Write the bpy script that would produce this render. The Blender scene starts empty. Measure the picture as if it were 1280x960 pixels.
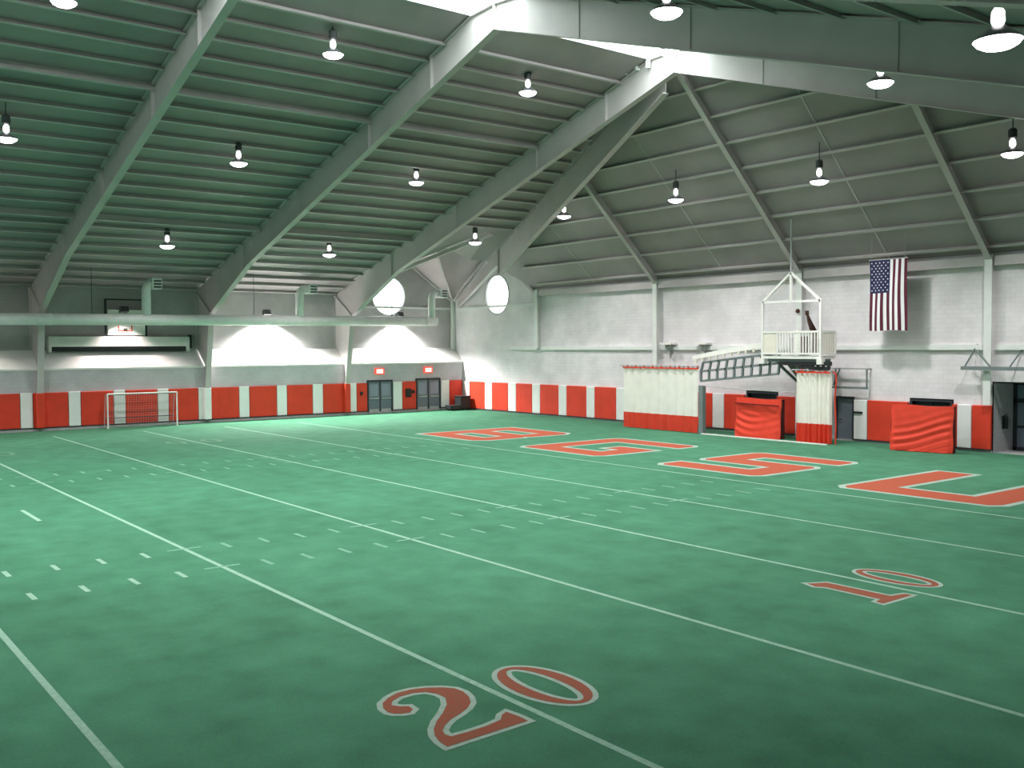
import bpy, bmesh, math, random
from mathutils import Vector, Matrix
from mathutils.geometry import tessellate_polygon
random.seed(7)
S = bpy.context.scene
COL = S.collection
PI = math.pi

# ------------------------------------------------------------------ camera
cam_d = bpy.data.cameras.new('camera')
cam = bpy.data.objects.new('camera', cam_d)
COL.objects.link(cam)
cam_d.sensor_width = 36.0
cam_d.lens = 1228.97 / 1280 * 36.0
cam_d.clip_end = 500
r_ = Vector((0.6107, 0.79184, -0.00548)); u_ = Vector((-0.0275, 0.02812, 0.99923)); d_ = Vector((-0.79138, 0.61008, -0.03895))
M = Matrix(((r_.x, u_.x, -d_.x, 0), (r_.y, u_.y, -d_.y, 0), (r_.z, u_.z, -d_.z, 4.543), (0, 0, 0, 1)))
cam.matrix_world = M
S.camera = cam

# ------------------------------------------------------------------ world, exposure
W = bpy.data.worlds.new('sky'); S.world = W; W.use_nodes = True
W.node_tree.nodes['Background'].inputs[0].default_value = (0.85, 0.93, 1.0, 1)
W.node_tree.nodes['Background'].inputs[1].default_value = 1.0
S.view_settings.view_transform = 'Standard'
S.view_settings.look = 'None'
S.view_settings.gamma = 1.0
S.view_settings.use_curve_mapping = False
S.view_settings.exposure = 0.0
LAMP_POWER = 420.0       # every high-bay lamp
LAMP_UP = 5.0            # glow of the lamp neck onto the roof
FLOOD_POWER = 7500.0      # floodlights along the left wall
SKY_GLOW = 10.0            # frosted skylight
WINDOW_GLOW = 3.0         # frosted round windows

# ------------------------------------------------------------------ materials
def mat(name, col, rough=0.6, metal=0.0, vary=0.0, scale=2.0, bump=0.0, bscale=30.0, col2=None, spec=0.3):
    m = bpy.data.materials.new(name); m.use_nodes = True
    nt = m.node_tree; b = nt.nodes['Principled BSDF']
    b.inputs['Roughness'].default_value = rough
    b.inputs['Metallic'].default_value = metal
    b.inputs['Specular IOR Level'].default_value = spec
    c = (*col, 1)
    b.inputs['Base Color'].default_value = c
    tc = nt.nodes.new('ShaderNodeTexCoord')
    if vary > 0 or col2:
        n = nt.nodes.new('ShaderNodeTexNoise'); n.inputs['Scale'].default_value = scale; n.inputs['Detail'].default_value = 5
        nt.links.new(tc.outputs['Object'], n.inputs['Vector'])
        mr = nt.nodes.new('ShaderNodeMapRange'); mr.inputs[1].default_value = .3; mr.inputs[2].default_value = .7
        nt.links.new(n.outputs['Fac'], mr.inputs[0])
        mx = nt.nodes.new('ShaderNodeMix'); mx.data_type = 'RGBA'
        d = col2 if col2 else tuple(v * (1 - vary) for v in col)
        mx.inputs['A'].default_value = c; mx.inputs['B'].default_value = (*d, 1)
        nt.links.new(mr.outputs[0], mx.inputs['Factor'])
        nt.links.new(mx.outputs['Result'], b.inputs['Base Color'])
    if bump > 0:
        n2 = nt.nodes.new('ShaderNodeTexNoise'); n2.inputs['Scale'].default_value = bscale
        nt.links.new(tc.outputs['Object'], n2.inputs['Vector'])
        bp = nt.nodes.new('ShaderNodeBump'); bp.inputs['Strength'].default_value = bump
        nt.links.new(n2.outputs['Fac'], bp.inputs['Height'])
        nt.links.new(bp.outputs['Normal'], b.inputs['Normal'])
    return m

def glow(name, col, strength):
    m = bpy.data.materials.new(name); m.use_nodes = True
    nt = m.node_tree; b = nt.nodes['Principled BSDF']
    b.inputs['Base Color'].default_value = (*[min(.8, c) for c in col], 1)
    b.inputs['Emission Color'].default_value = (*col, 1)
    b.inputs['Emission Strength'].default_value = strength
    return m

def turf_mat():
    m = bpy.data.materials.new('turf'); m.use_nodes = True
    nt = m.node_tree; b = nt.nodes['Principled BSDF']; L = nt.links
    b.inputs['Roughness'].default_value = 0.9; b.inputs['Specular IOR Level'].default_value = 0.1
    tc = nt.nodes.new('ShaderNodeTexCoord')
    def noise(sc, det):
        n = nt.nodes.new('ShaderNodeTexNoise'); n.inputs['Scale'].default_value = sc; n.inputs['Detail'].default_value = det
        L.new(tc.outputs['Object'], n.inputs['Vector']); return n
    big, mid, fine = noise(.16, 4), noise(1.3, 5), noise(38, 3)
    r = nt.nodes.new('ShaderNodeValToRGB')
    r.color_ramp.elements[0].position = .3; r.color_ramp.elements[0].color = (.036, .124, .069, 1)
    r.color_ramp.elements[1].position = .7; r.color_ramp.elements[1].color = (.066, .215, .126, 1)
    a = nt.nodes.new('ShaderNodeMath'); a.operation = 'MULTIPLY_ADD'; a.inputs[1].default_value = .45
    a2 = nt.nodes.new('ShaderNodeMath'); a2.operation = 'MULTIPLY'; a2.inputs[1].default_value = .55
    L.new(mid.outputs['Fac'], a2.inputs[0]); L.new(big.outputs['Fac'], a.inputs[0]); L.new(a2.outputs[0], a.inputs[2])
    L.new(a.outputs[0], r.inputs[0])
    mx = nt.nodes.new('ShaderNodeMix'); mx.data_type = 'RGBA'; mx.blend_type = 'OVERLAY'; mx.inputs['Factor'].default_value = .35
    L.new(r.outputs[0], mx.inputs['A']); L.new(fine.outputs['Color'], mx.inputs['B'])
    L.new(mx.outputs['Result'], b.inputs['Base Color'])
    bp = nt.nodes.new('ShaderNodeBump'); bp.inputs['Strength'].default_value = .25
    L.new(fine.outputs['Fac'], bp.inputs['Height']); L.new(bp.outputs['Normal'], b.inputs['Normal'])
    return m

def block_mat(name, col):
    # painted concrete block: courses and blocks follow object X+Y along the wall and Z upwards
    m = bpy.data.materials.new(name); m.use_nodes = True
    nt = m.node_tree; b = nt.nodes['Principled BSDF']; L = nt.links
    b.inputs['Roughness'].default_value = .85; b.inputs['Specular IOR Level'].default_value = .2
    tc = nt.nodes.new('ShaderNodeTexCoord'); sp = nt.nodes.new('ShaderNodeSeparateXYZ'); cb = nt.nodes.new('ShaderNodeCombineXYZ')
    ad = nt.nodes.new('ShaderNodeMath'); ad.operation = 'ADD'
    L.new(tc.outputs['Object'], sp.inputs[0]); L.new(sp.outputs[0], ad.inputs[0]); L.new(sp.outputs[1], ad.inputs[1])
    L.new(ad.outputs[0], cb.inputs[0]); L.new(sp.outputs[2], cb.inputs[1])
    br = nt.nodes.new('ShaderNodeTexBrick'); br.inputs['Scale'].default_value = 1.0
    br.inputs['Brick Width'].default_value = .4; br.inputs['Row Height'].default_value = .2; br.inputs['Mortar Size'].default_value = .008
    br.inputs['Color1'].default_value = (*col, 1); br.inputs['Color2'].default_value = (*[c * .95 for c in col], 1)
    br.inputs['Mortar'].default_value = (*[c * .86 for c in col], 1)
    L.new(cb.outputs[0], br.inputs['Vector'])
    n = nt.nodes.new('ShaderNodeTexNoise'); n.inputs['Scale'].default_value = .9; n.inputs['Detail'].default_value = 6
    L.new(tc.outputs['Object'], n.inputs['Vector'])
    mr = nt.nodes.new('ShaderNodeMapRange'); mr.inputs[1].default_value = .3; mr.inputs[2].default_value = .7
    mr.inputs[3].default_value = .86; mr.inputs[4].default_value = 1.06
    L.new(n.outputs['Fac'], mr.inputs[0])
    mx = nt.nodes.new('ShaderNodeMix'); mx.data_type = 'RGBA'; mx.blend_type = 'MULTIPLY'; mx.inputs['Factor'].default_value = 1
    L.new(br.outputs['Color'], mx.inputs['A']); L.new(mr.outputs[0], mx.inputs['B'])
    L.new(mx.outputs['Result'], b.inputs['Base Color'])
    bp = nt.nodes.new('ShaderNodeBump'); bp.inputs['Strength'].default_value = .4; bp.invert = True
    L.new(br.outputs['Fac'], bp.inputs['Height']); L.new(bp.outputs['Normal'], b.inputs['Normal'])
    return m

def paint_mat(name, col, worn):
    # line paint on turf, worn through to the green in fine flecks
    m = bpy.data.materials.new(name); m.use_nodes = True
    nt = m.node_tree; b = nt.nodes['Principled BSDF']; L = nt.links
    b.inputs['Roughness'].default_value = .9; b.inputs['Specular IOR Level'].default_value = .1
    tc = nt.nodes.new('ShaderNodeTexCoord')
    n = nt.nodes.new('ShaderNodeTexNoise'); n.inputs['Scale'].default_value = 9; n.inputs['Detail'].default_value = 8; n.inputs['Roughness'].default_value = .75
    L.new(tc.outputs['Object'], n.inputs['Vector'])
    mr = nt.nodes.new('ShaderNodeMapRange'); mr.inputs[1].default_value = .35; mr.inputs[2].default_value = .75; mr.inputs[4].default_value = worn
    L.new(n.outputs['Fac'], mr.inputs[0])
    mx = nt.nodes.new('ShaderNodeMix'); mx.data_type = 'RGBA'
    mx.inputs['A'].default_value = (*col, 1); mx.inputs['B'].default_value = (.045, .2, .11, 1)
    L.new(mr.outputs[0], mx.inputs['Factor']); L.new(mx.outputs['Result'], b.inputs['Base Color'])
    return m

TURF = turf_mat()
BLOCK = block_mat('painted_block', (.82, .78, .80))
BLOCK_UP = block_mat('painted_block_shaded', (.46, .45, .45))  # shade on the upper left wall is put into this darker block colour
BLOCK_LOW = block_mat('painted_block_low', (.56, .54, .57))
LEDGE = mat('ledge_plaster', (.86, .84, .82), .7, vary=.1)
CEIL = mat('roof_liner', (.40, .36, .36), .55, vary=.22, scale=.35)
STEEL = mat('frame_paint', (.58, .53, .53), .45, vary=.12, scale=.8)
PURLIN = mat('purlin_paint', (.56, .52, .52), .4, vary=.1)
WHITE_STEEL = mat('column_paint', (.80, .82, .79), .5, vary=.08)
REDPAD = mat('red_vinyl', (.72, .055, .026), .55, vary=.15, scale=1.5, bump=.06, bscale=5)
WHITEPAD = mat('white_vinyl', (.82, .83, .81), .5, vary=.06, scale=2, bump=.04, bscale=5)
REDCLOTH = mat('red_cover', (.78, .06, .03), .6, vary=.12, scale=3)
PAINT_W = paint_mat('white_line_paint', (.29, .44, .35), .6)
PAINT_H = paint_mat('hash_paint', (.18, .34, .25), .7)
PAINT_W2 = paint_mat('white_outline_paint', (.34, .42, .37), .5)
PAINT_O = paint_mat('orange_paint', (.27, .066, .042), .30)
PAINT_O2 = paint_mat('orange_letter_paint', (.36, .066, .036), .22)
PAINT_F = paint_mat('faded_paint', (.14, .24, .16), .85)
DOORC = mat('door_paint', (.16, .19, .23), .45, vary=.1)
DOORG = mat('door_glass', (.22, .27, .34), .12, spec=.6)
DARK = mat('dark_metal', (.025, .028, .03), .5, vary=.2)
DARKFRAME = mat('door_frame_paint', (.045, .05, .06), .5, vary=.2)
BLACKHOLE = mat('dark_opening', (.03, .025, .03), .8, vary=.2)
DUCT = mat('duct_paint', (.88, .88, .87), .35, vary=.1, scale=3)
CURTW = mat('white_curtain_vinyl', (.92, .89, .82), .5, vary=.08, scale=2)
CURTR = mat('red_curtain_vinyl', (.74, .055, .028), .5, vary=.12, scale=2)
WHITEP = mat('white_gloss_paint', (.85, .84, .80), .4, vary=.05)
CREAM = mat('cream_panel', (.80, .76, .66), .5, vary=.08)
GREYRAIL = mat('grey_rail_paint', (.20, .24, .24), .5, vary=.15)
GREYSTEEL = mat('grey_steel', (.42, .43, .43), .45, vary=.1)
CURB = mat('curb_concrete', (.42, .43, .42), .8, vary=.2, scale=3)
LAMPBODY = mat('lamp_body', (.06, .065, .07), .5, vary=.1)
LAMPSHADE = mat('lamp_shade', (.35, .33, .38), .3, metal=.6, vary=.05)
LAMPGLOW = glow('lamp_glow', (1.0, .97, 1.0), 12.0)
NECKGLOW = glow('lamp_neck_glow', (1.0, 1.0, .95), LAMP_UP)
WINGLOW = glow('window_glass', (.97, 1.0, 1.0), WINDOW_GLOW)
SKYGLOW = glow('skylight_glass', (.86, 1.0, .97), SKY_GLOW)
EXITRED = glow('exit_red', (1.0, .05, .03), 1.4)
EXITWHITE = glow('exit_white', (1.0, .93, .85), 1.3)
BROWN = mat('dark_brown_canvas', (.07, .03, .02), .8, vary=.3)
FOAM = mat('foam_shaded_side', (.10, .018, .016), .7, vary=.2)  # mat sides darkened in colour to stand for their shade
FLAGR = mat('flag_red', (.10, .013, .032), .75, vary=.1)
FLAGW = mat('flag_white', (.80, .80, .82), .7, vary=.05)
FLAGB = mat('flag_blue', (.02, .022, .07), .75, vary=.1)
NET = mat('net_cord', (.55, .45, .45), .8, vary=.1)

# ------------------------------------------------------------------ mesh builder
class MB:
    def __init__(s): s.v = []; s.f = []; s.m = []
    def add(s, vs, fs, mi=0):
        o = len(s.v); s.v += [tuple(v) for v in vs]
        for f in fs: s.f.append(tuple(i + o for i in f)); s.m.append(mi)
        return s
    def box(s, x0, x1, y0, y1, z0, z1, mi=0):
        return s.add([(x0,y0,z0),(x1,y0,z0),(x1,y1,z0),(x0,y1,z0),(x0,y0,z1),(x1,y0,z1),(x1,y1,z1),(x0,y1,z1)],
                     [(3,2,1,0),(4,5,6,7),(0,1,5,4),(1,2,6,5),(2,3,7,6),(3,0,4,7)], mi)
    def prism(s, pts, vec, mi=0):
        n = len(pts); vec = Vector(vec)
        a = [Vector(p) for p in pts]; b = [p + vec for p in a]
        tri = tessellate_polygon([a])
        fs = [tuple(t) for t in tri] + [(t[2]+n, t[1]+n, t[0]+n) for t in tri]
        fs += [(i, (i+1) % n, (i+1) % n + n, i + n) for i in range(n)]
        return s.add(a + b, fs, mi)
    def bar(s, p, q, w, h, up=(0,0,1), mi=0):
        p = Vector(p); q = Vector(q); d = (q - p).normalized(); up = Vector(up)
        if abs(d.dot(up)) > .99: up = Vector((1,0,0))
        sx = d.cross(up).normalized() * (w/2); sy = sx.cross(d).normalized() * (h/2)
        vs = [p-sx-sy, p+sx-sy, p+sx+sy, p-sx+sy, q-sx-sy, q+sx-sy, q+sx+sy, q-sx+sy]
        return s.add(vs, [(3,2,1,0),(4,5,6,7),(0,1,5,4),(1,2,6,5),(2,3,7,6),(3,0,4,7)], mi)
    def tube(s, pts, r, n=8, mi=0, cap=True):
        pts = [Vector(p) for p in pts]; rs = r if isinstance(r, (list, tuple)) else [r]*len(pts)
        rings = []; pn = None
        for i, p in enumerate(pts):
            d = (pts[min(i+1, len(pts)-1)] - pts[max(i-1, 0)]).normalized()
            if pn is None:
                pn = d.cross(Vector((0,0,1)) if abs(d.z) < .9 else Vector((1,0,0))).normalized()
            else: pn = (pn - d*pn.dot(d)).normalized()
            b = d.cross(pn)
            rings.append([p + (pn*math.cos(2*PI*k/n) + b*math.sin(2*PI*k/n))*rs[i] for k in range(n)])
        vs = [v for rg in rings for v in rg]; fs = []
        for i in range(len(pts)-1):
            for k in range(n):
                fs.append((i*n+k, i*n+(k+1) % n, (i+1)*n+(k+1) % n, (i+1)*n+k))
        if cap: fs += [tuple(range(n-1, -1, -1)), tuple(range((len(pts)-1)*n, len(pts)*n))]
        return s.add(vs, fs, mi)
    def lathe(s, prof, c=(0,0,0), n=20, mi=0, cap0=False, cap1=False):
        vs = []; fs = []
        for (r, z) in prof:
            for k in range(n):
                vs.append((c[0] + r*math.cos(2*PI*k/n), c[1] + r*math.sin(2*PI*k/n), c[2] + z))
        for i in range(len(prof)-1):
            for k in range(n): fs.append((i*n+k, i*n+(k+1) % n, (i+1)*n+(k+1) % n, (i+1)*n+k))
        if cap0: fs.append(tuple(range(n-1, -1, -1)))
        if cap1: fs.append(tuple(range((len(prof)-1)*n, len(prof)*n)))
        return s.add(vs, fs, mi)
    def poly(s, pts, holes=(), mi=0):
        loops = [[Vector(p) for p in pts]] + [[Vector(p) for p in h] for h in holes]
        flat = [v for l in loops for v in l]
        return s.add(flat, [tuple(t) for t in tessellate_polygon(loops)], mi)
    def build(s, name, mats, parent=None, smooth=False, bevel=0):
        me = bpy.data.meshes.new(name); me.from_pydata(s.v, [], s.f)
        for m in (mats if isinstance(mats, (list, tuple)) else [mats]): me.materials.append(m)
        me.polygons.foreach_set('material_index', s.m)
        if smooth: me.polygons.foreach_set('use_smooth', [True]*len(me.polygons))
        me.update()
        o = bpy.data.objects.new(name, me); COL.objects.link(o)
        if parent: setpar(o, parent)
        if bevel:
            bv = o.modifiers.new('bevel', 'BEVEL'); bv.width = bevel; bv.segments = 2
        return o

def setpar(o, parent):
    o.parent = parent
    o.matrix_parent_inverse = Matrix.Translation(parent.location).inverted() if parent.parent is None else Matrix.Translation(parent['_loc'] if '_loc' in parent else (0,0,0)).inverted()

def tag(o, label, cat, group=None, kind=None):
    o['label'] = label; o['category'] = cat
    if group: o['group'] = group
    if kind: o['kind'] = kind
    return o

def empty(name, loc=(0,0,0)):
    o = bpy.data.objects.new(name, None); o.location = loc; o.empty_display_size = .2; COL.objects.link(o); return o

def struct(o, label=None):
    o['kind'] = 'structure'
    if label: o['label'] = label
    return o

ORD = ['first','second','third','fourth','fifth','sixth','seventh','eighth','ninth','tenth','eleventh','twelfth','thirteenth','fourteenth']

# ------------------------------------------------------------------ room dimensions (metres)
XW, XL = -59.6, -58.4        # left wall: upper face, lower face
YE = 40.57                   # end wall face
XR, YB = 2.0, -18.0          # right wall, back wall (behind the camera)
RX, RZ = -28.8, 17.3         # ridge
SL, SR = 0.30, 0.322
EZ, SE = 8.25, 0.955
def roof_l(x): return RZ - SL*(RX - x)
def roof_r(x): return RZ - SR*(x - RX)
def roof(x): return roof_l(x) if x < RX else roof_r(x)
def roof_e(y): return EZ + SE*(YE - y)
def hip_y(x): return YE - (roof(x) - EZ)/SE
SK0, SK1 = -30.3, -27.2      # skylight edges
FR = [12.3, 21.6, 31.0]        # frames
PY_ = [2.0] + FR              # purlin stations
GX0, GY0, GZ0, GS = -54.5, 35.4, 11.5, .75   # cross gables over the two round windows
XC, YC = -47.66, 30.96        # corner patch with the cross gables
def roof_c(x, y):
    z = max(min(roof_l(x), roof_e(y)), GZ0 - GS*abs(y-GY0))
    return max(z, GZ0 - GS*abs(x-GX0)) if y >= GY0 else z

# ------------------------------------------------------------------ floor
fl = struct(MB().box(XL-.02, XR+.02, YB-.02, YE+.02, -.12, 0).build('floor', TURF), 'worn green artificial turf covering the whole hall')

def flat(pts, z, name, m, holes=()):
    mb = MB(); mb.poly([(x, y, z) for x, y in pts], [[(x, y, z) for x, y in h] for h in holes])
    o = mb.build(name, m, fl); return o

def rect(x0, x1, y0, y1, z, name, m): return flat([(x0,y0),(x1,y0),(x1,y1),(x0,y1)], z, name, m)

def offset_poly(pts, d):
    n = len(pts); area = sum(pts[i][0]*pts[(i+1) % n][1] - pts[(i+1) % n][0]*pts[i][1] for i in range(n))
    sg = 1 if area > 0 else -1; out = []
    for i in range(n):
        p, a, b = Vector(pts[i]), Vector(pts[i-1]), Vector(pts[(i+1) % n])
        d1 = (p-a).normalized(); d2 = (b-p).normalized()
        n1 = Vector((d1.y, -d1.x))*sg; n2 = Vector((d2.y, -d2.x))*sg
        k = n1 + n2
        if k.length < 1e-6: k = n1
        k.normalize(); c = max(.42, k.dot(n1))
        out.append(tuple(p + k*(d/c)))
    return out

def outline(loop, w, z, mb):
    # ribbon of paint following a closed loop on its outer side (w > 0) or inner side (w < 0)
    o = offset_poly(loop, w); i_ = offset_poly(loop, -.012 if w > 0 else .012); n = len(loop)
    mb.add([(x, y, z) for x, y in o] + [(x, y, z) for x, y in i_], [(k, (k+1) % n, (k+1) % n + n, k+n) for k in range(n)])

def painted(loops, w, name, mo, mw, z=.004):
    # loops[0] outer outline, the rest holes
    o = flat(loops[0], z+.003, name, mo, loops[1:])
    mb = MB(); outline(loops[0], w, z, mb)
    for h in loops[1:]: outline(h, -w, z, mb)
    mb.build('white_outline', mw, o)
    return o

for i, (yy, xe) in enumerate([(-1.57, XR-3), (3.0, XR-3), (7.57, XR-3), (12.14, XR-3), (16.72, XR-3), (21.29, XR-3), (25.86, XR-3)]):
    rect(-54.6, xe, yy-.05, yy+.05, .003, 'yard_line', PAINT_W)
Y0 = 7.57
for xr in (-19.52, -21.8, -35.7, -37.9):
    for k in range(-5, 20):
        y = Y0 + .9144*k
        if k % 5 == 0:
            rect(xr-.22, xr-.12, y-.38, y+.38, .0035, 'hash_tick', PAINT_H)
        else:
            rect(xr-.29, xr+.29, y-.05, y+.05, .003, 'hash_mark', PAINT_W if k < 1 and xr > -22 else PAINT_H)
rect(-30.15, -27.98, 5.79, 5.90, .003, 'try_line', PAINT_W)
# numeral 2 of the twenty, in plan
TWO = [(-10.38,6.41),(-10.31,6.32),(-10.33,6.23),(-10.39,6.15),(-10.48,6.11),(-10.63,6.13),(-10.79,6.21),(-10.92,6.37),(-11.0,6.55),(-11.0,6.76),(-10.93,6.96),(-10.81,7.13),(-10.67,7.24),(-10.5,7.26),(-10.3,7.21),(-10.12,7.11),(-9.99,6.97),(-9.89,6.79),(-9.81,6.6),(-9.7,6.44),(-9.58,6.32),(-9.47,6.28),(-9.37,6.30),(-9.36,6.54),(-9.37,6.81),(-9.42,7.06),(-9.54,7.17),(-9.58,7.27),(-9.37,7.3),(-9.19,7.3),(-9.18,7.01),(-9.17,6.67),(-9.16,6.34),(-9.15,6.1),(-9.32,6.11),(-9.5,6.16),(-9.68,6.26),(-9.86,6.42),(-10.05,6.64),(-10.25,6.83),(-10.46,6.95),(-10.64,6.95),(-10.8,6.87),(-10.87,6.71),(-10.86,6.5),(-10.78,6.35),(-10.67,6.27),(-10.56,6.33),(-10.5,6.42)]
def ell(cx, cy, a, b, n=40, ry=1.0):
    return [(cx + a*math.cos(2*PI*k/n), cy + b*math.sin(2*PI*k/n)) for k in range(n)]
painted([TWO], .075, 'numeral_two', PAINT_O, PAINT_W2)
painted([ell(-10.06, 8.26, .84, .46), ell(-10.06, 8.26, .75, .26)], .075, 'numeral_zero', PAINT_O, PAINT_W2)
cx = -10.44
painted([ell(cx, 17.43, .84, .42), ell(cx, 17.43, .72, .25)], .075, 'numeral_zero', PAINT_O, PAINT_W2)
ONE = [(-11.17,15.80),(-11.24,15.70),(-11.0,15.62),(-10.85,15.73),(-9.72,15.73),(-9.68,15.52),(-9.53,15.50),(-9.53,16.44),(-9.66,16.42),(-9.74,16.08),(-11.05,16.05)]
painted([ONE], .075, 'numeral_one', PAINT_O, PAINT_W2)
# faded numerals towards the left wall
for yc in (7.57, 16.72):
    for dy in (-.85, .85):
        flat(ell(-46.9, yc+dy, .85, .45, 24), .003, 'faded_numeral', PAINT_F, [ell(-46.9, yc+dy, .68, .25, 24)])
# end zone letters: local x to the right, y towards the end wall
def letter(ch, x0, w=5.1, y0=27.25, h=6.0):
    s = 1.25
    def P(l): return [(x0 + a*w, y0 + b*h) for a, b in l]
    sx, sy = s/w, s/h
    k = .05
    if ch == 'U':
        lo = [P([(0,1),(0,k),(k,0),(1-k,0),(1,k),(1,1),(1-sx,1),(1-sx,sy),(sx,sy),(sx,1)])]
    if ch == 'S':
        m0, m1 = .5-sy/2, .5+sy/2
        lo = [P([(0,sy),(0,k),(k,0),(1-k,0),(1,k),(1,m1-k),(1-k,m1),(sx,m1),(sx,1-sy),(1,1-sy),(1,1-k),(1-k,1),(k,1),(0,1-k),(0,m0+k),(k,m0),(1-sx,m0),(1-sx,sy)])]
    if ch == 'G':
        lo = [P([(0,1-k),(0,k),(k,0),(1-k,0),(1,k),(1,.56),(.58,.56),(.58,.56-sy*.8),(1-sx,.56-sy*.8),(1-sx,sy),(sx,sy),(sx,1-sy),(1,1-sy),(1,1-k),(1-k,1),(k,1)])]
    if ch == 'B':
        m0, m1 = .5-sy/2, .5+sy/2
        lo = [P([(0,0),(1-k*2,0),(1,k*2),(1,.5-k),(1-k,.5),(1,.5+k),(1,1-k*2),(1-k*2,1),(0,1)]),
              P([(sx,sy),(1-sx,sy),(1-sx,m0),(sx,m0)]), P([(sx,m1),(1-sx,m1),(1-sx,1-sy),(sx,1-sy)])]
    painted(lo, .22, 'letter_' + ch, PAINT_O2, PAINT_W2)
for ch, x0, w in (('B', -43.2, 5.2), ('G', -34.7, 5.1), ('S', -26.2, 4.6), ('U', -18.3, 5.0)):
    letter(ch, x0, w)

# ------------------------------------------------------------------ walls
def ring(c, r, axis, n=48):
    out = []
    for k in range(n):
        a = 2*PI*k/n
        out.append((c[0], c[1] + r*math.cos(a), c[2] + r*math.sin(a)) if axis == 'x' else (c[0] + r*math.cos(a), c[1], c[2] + r*math.sin(a)))
    return out
WR = 1.32
wc_l = (XW, 35.15, 8.05); wc_e = (-54.25, YE, 8.05)
# left wall: lower block wall, sloped ledge, upper block wall with a round opening
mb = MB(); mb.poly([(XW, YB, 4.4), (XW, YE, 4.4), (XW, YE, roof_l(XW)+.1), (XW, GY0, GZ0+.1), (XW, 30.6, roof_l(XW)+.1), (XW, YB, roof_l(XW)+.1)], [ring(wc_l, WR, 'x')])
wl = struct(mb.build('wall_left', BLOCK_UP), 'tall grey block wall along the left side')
MB().box(XL-.25, XL, YB, YE, -.1, 3.38).build('lower_block_wall', BLOCK_LOW, wl)
MB().prism([(XL+.03, 0, 3.30), (XL+.03, 0, 3.40), (XW-.05, 0, 4.46), (XW-.05, 0, 3.9), (XL-.3, 0, 3.30)], (0, .01, 0))
MB().prism([(XL+.03, YB, 3.32), (XL+.03, YB, 3.42), (XW-.05, YB, 4.46), (XW-.05, YB, 3.9), (XL-.3, YB, 3.32)], (0, YE-YB, 0)).build('sloped_ledge', LEDGE, wl)
struct(MB().box(XL, XL+.12, YB, YE, 0, .14).build('baseboard_left', CURB))
# end wall with the round opening and the corner opening at the right
RO0, RO1, ROH = -20.0, -15.5, 2.9
DR4, DR5 = (-32.75, -30.85), (-23.68, -21.76)
def rc(a, b, h): return [(a, YE, .0), (b, YE, .0), (b, YE, h), (a, YE, h)]
out_ = [(XW, YE, 0)]
for a, b, h in ((DR4[0], DR4[1], 2.12), (-27.46, -26.48, 2.08), (DR5[0], DR5[1], 2.09), (RO0, RO1, ROH)):
    out_ += [(a, YE, 0), (a, YE, h), (b, YE, h), (b, YE, 0)]
out_ += [(XR, YE, 0), (XR, YE, roof_r(XR)+.1), (-1.8, YE, EZ+.1), (-50.1, YE, EZ+.1), (GX0, YE, GZ0+.1), (XW, YE, 7.8)]
mb = MB(); mb.poly(out_, [ring(wc_e, WR, 'y')])
we = struct(mb.build('wall_end', BLOCK), 'grey block end wall with round window, flag and curtains')
# dark rooms behind the openings
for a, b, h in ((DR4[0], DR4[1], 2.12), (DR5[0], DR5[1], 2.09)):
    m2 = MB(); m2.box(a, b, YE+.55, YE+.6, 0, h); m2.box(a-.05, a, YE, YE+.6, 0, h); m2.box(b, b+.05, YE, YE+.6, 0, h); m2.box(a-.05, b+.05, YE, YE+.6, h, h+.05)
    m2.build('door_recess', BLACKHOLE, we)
m2 = MB(); m2.box(RO0-.05, RO0, YE, 44.0, 0, ROH); m2.box(RO1, RO1+.05, YE, 44.0, 0, ROH); m2.box(RO0-.05, RO1+.05, YE, 44.0, ROH, ROH+.05)
m2.build('recess_wall', BLOCK_LOW, we)
struct(MB().box(XR, XR+.1, YB, YE+.5, 0, roof_r(XR)+.3).build('wall_right', BLOCK))
struct(MB().poly([(XW, YB, 0), (XR, YB, 0), (XR, YB, roof_r(XR)+.1), (SK1, YB, roof(SK1)+2), (SK0, YB, roof(SK0)+2), (XW, YB, roof_l(XW))]).build('wall_back', BLOCK))
struct(MB().box(XL, RO0, YE-.1, YE, 0, .07).build('baseboard_end', CURB))

# ------------------------------------------------------------------ ceiling: sheets, purlins, skylight
mb = MB()
th = (0, 0, .18)
mb.prism([(XW-.1, YB, roof_l(XW-.1)), (SK0, YB, roof_l(SK0)), (SK0, hip_y(SK0), roof_l(SK0)), (XC, hip_y(XC), roof_l(XC)), (XC, YC, roof_l(XC)), (XW-.1, YC, roof_l(XW-.1))], th)
mb.prism([(SK1, YB, roof_r(SK1)), (XR+.1, YB, roof_r(XR+.1)), (XR+.1, YE, roof_r(XR+.1)), (-1.8, YE, roof_r(-1.8)), (SK1, hip_y(SK1), roof_r(SK1))], th)
mb.prism([(XC, YE, EZ), (XC, hip_y(XC), roof_l(XC)), (SK0, hip_y(SK0), roof_l(SK0)), (RX, hip_y(SK0)+.05, roof_l(SK0)), (SK1, hip_y(SK1), roof_r(SK1)), (-1.8, YE, EZ)], th)
ce = struct(mb.build('ceiling', CEIL), 'grey green metal roof liner with hip at the far end')
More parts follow.
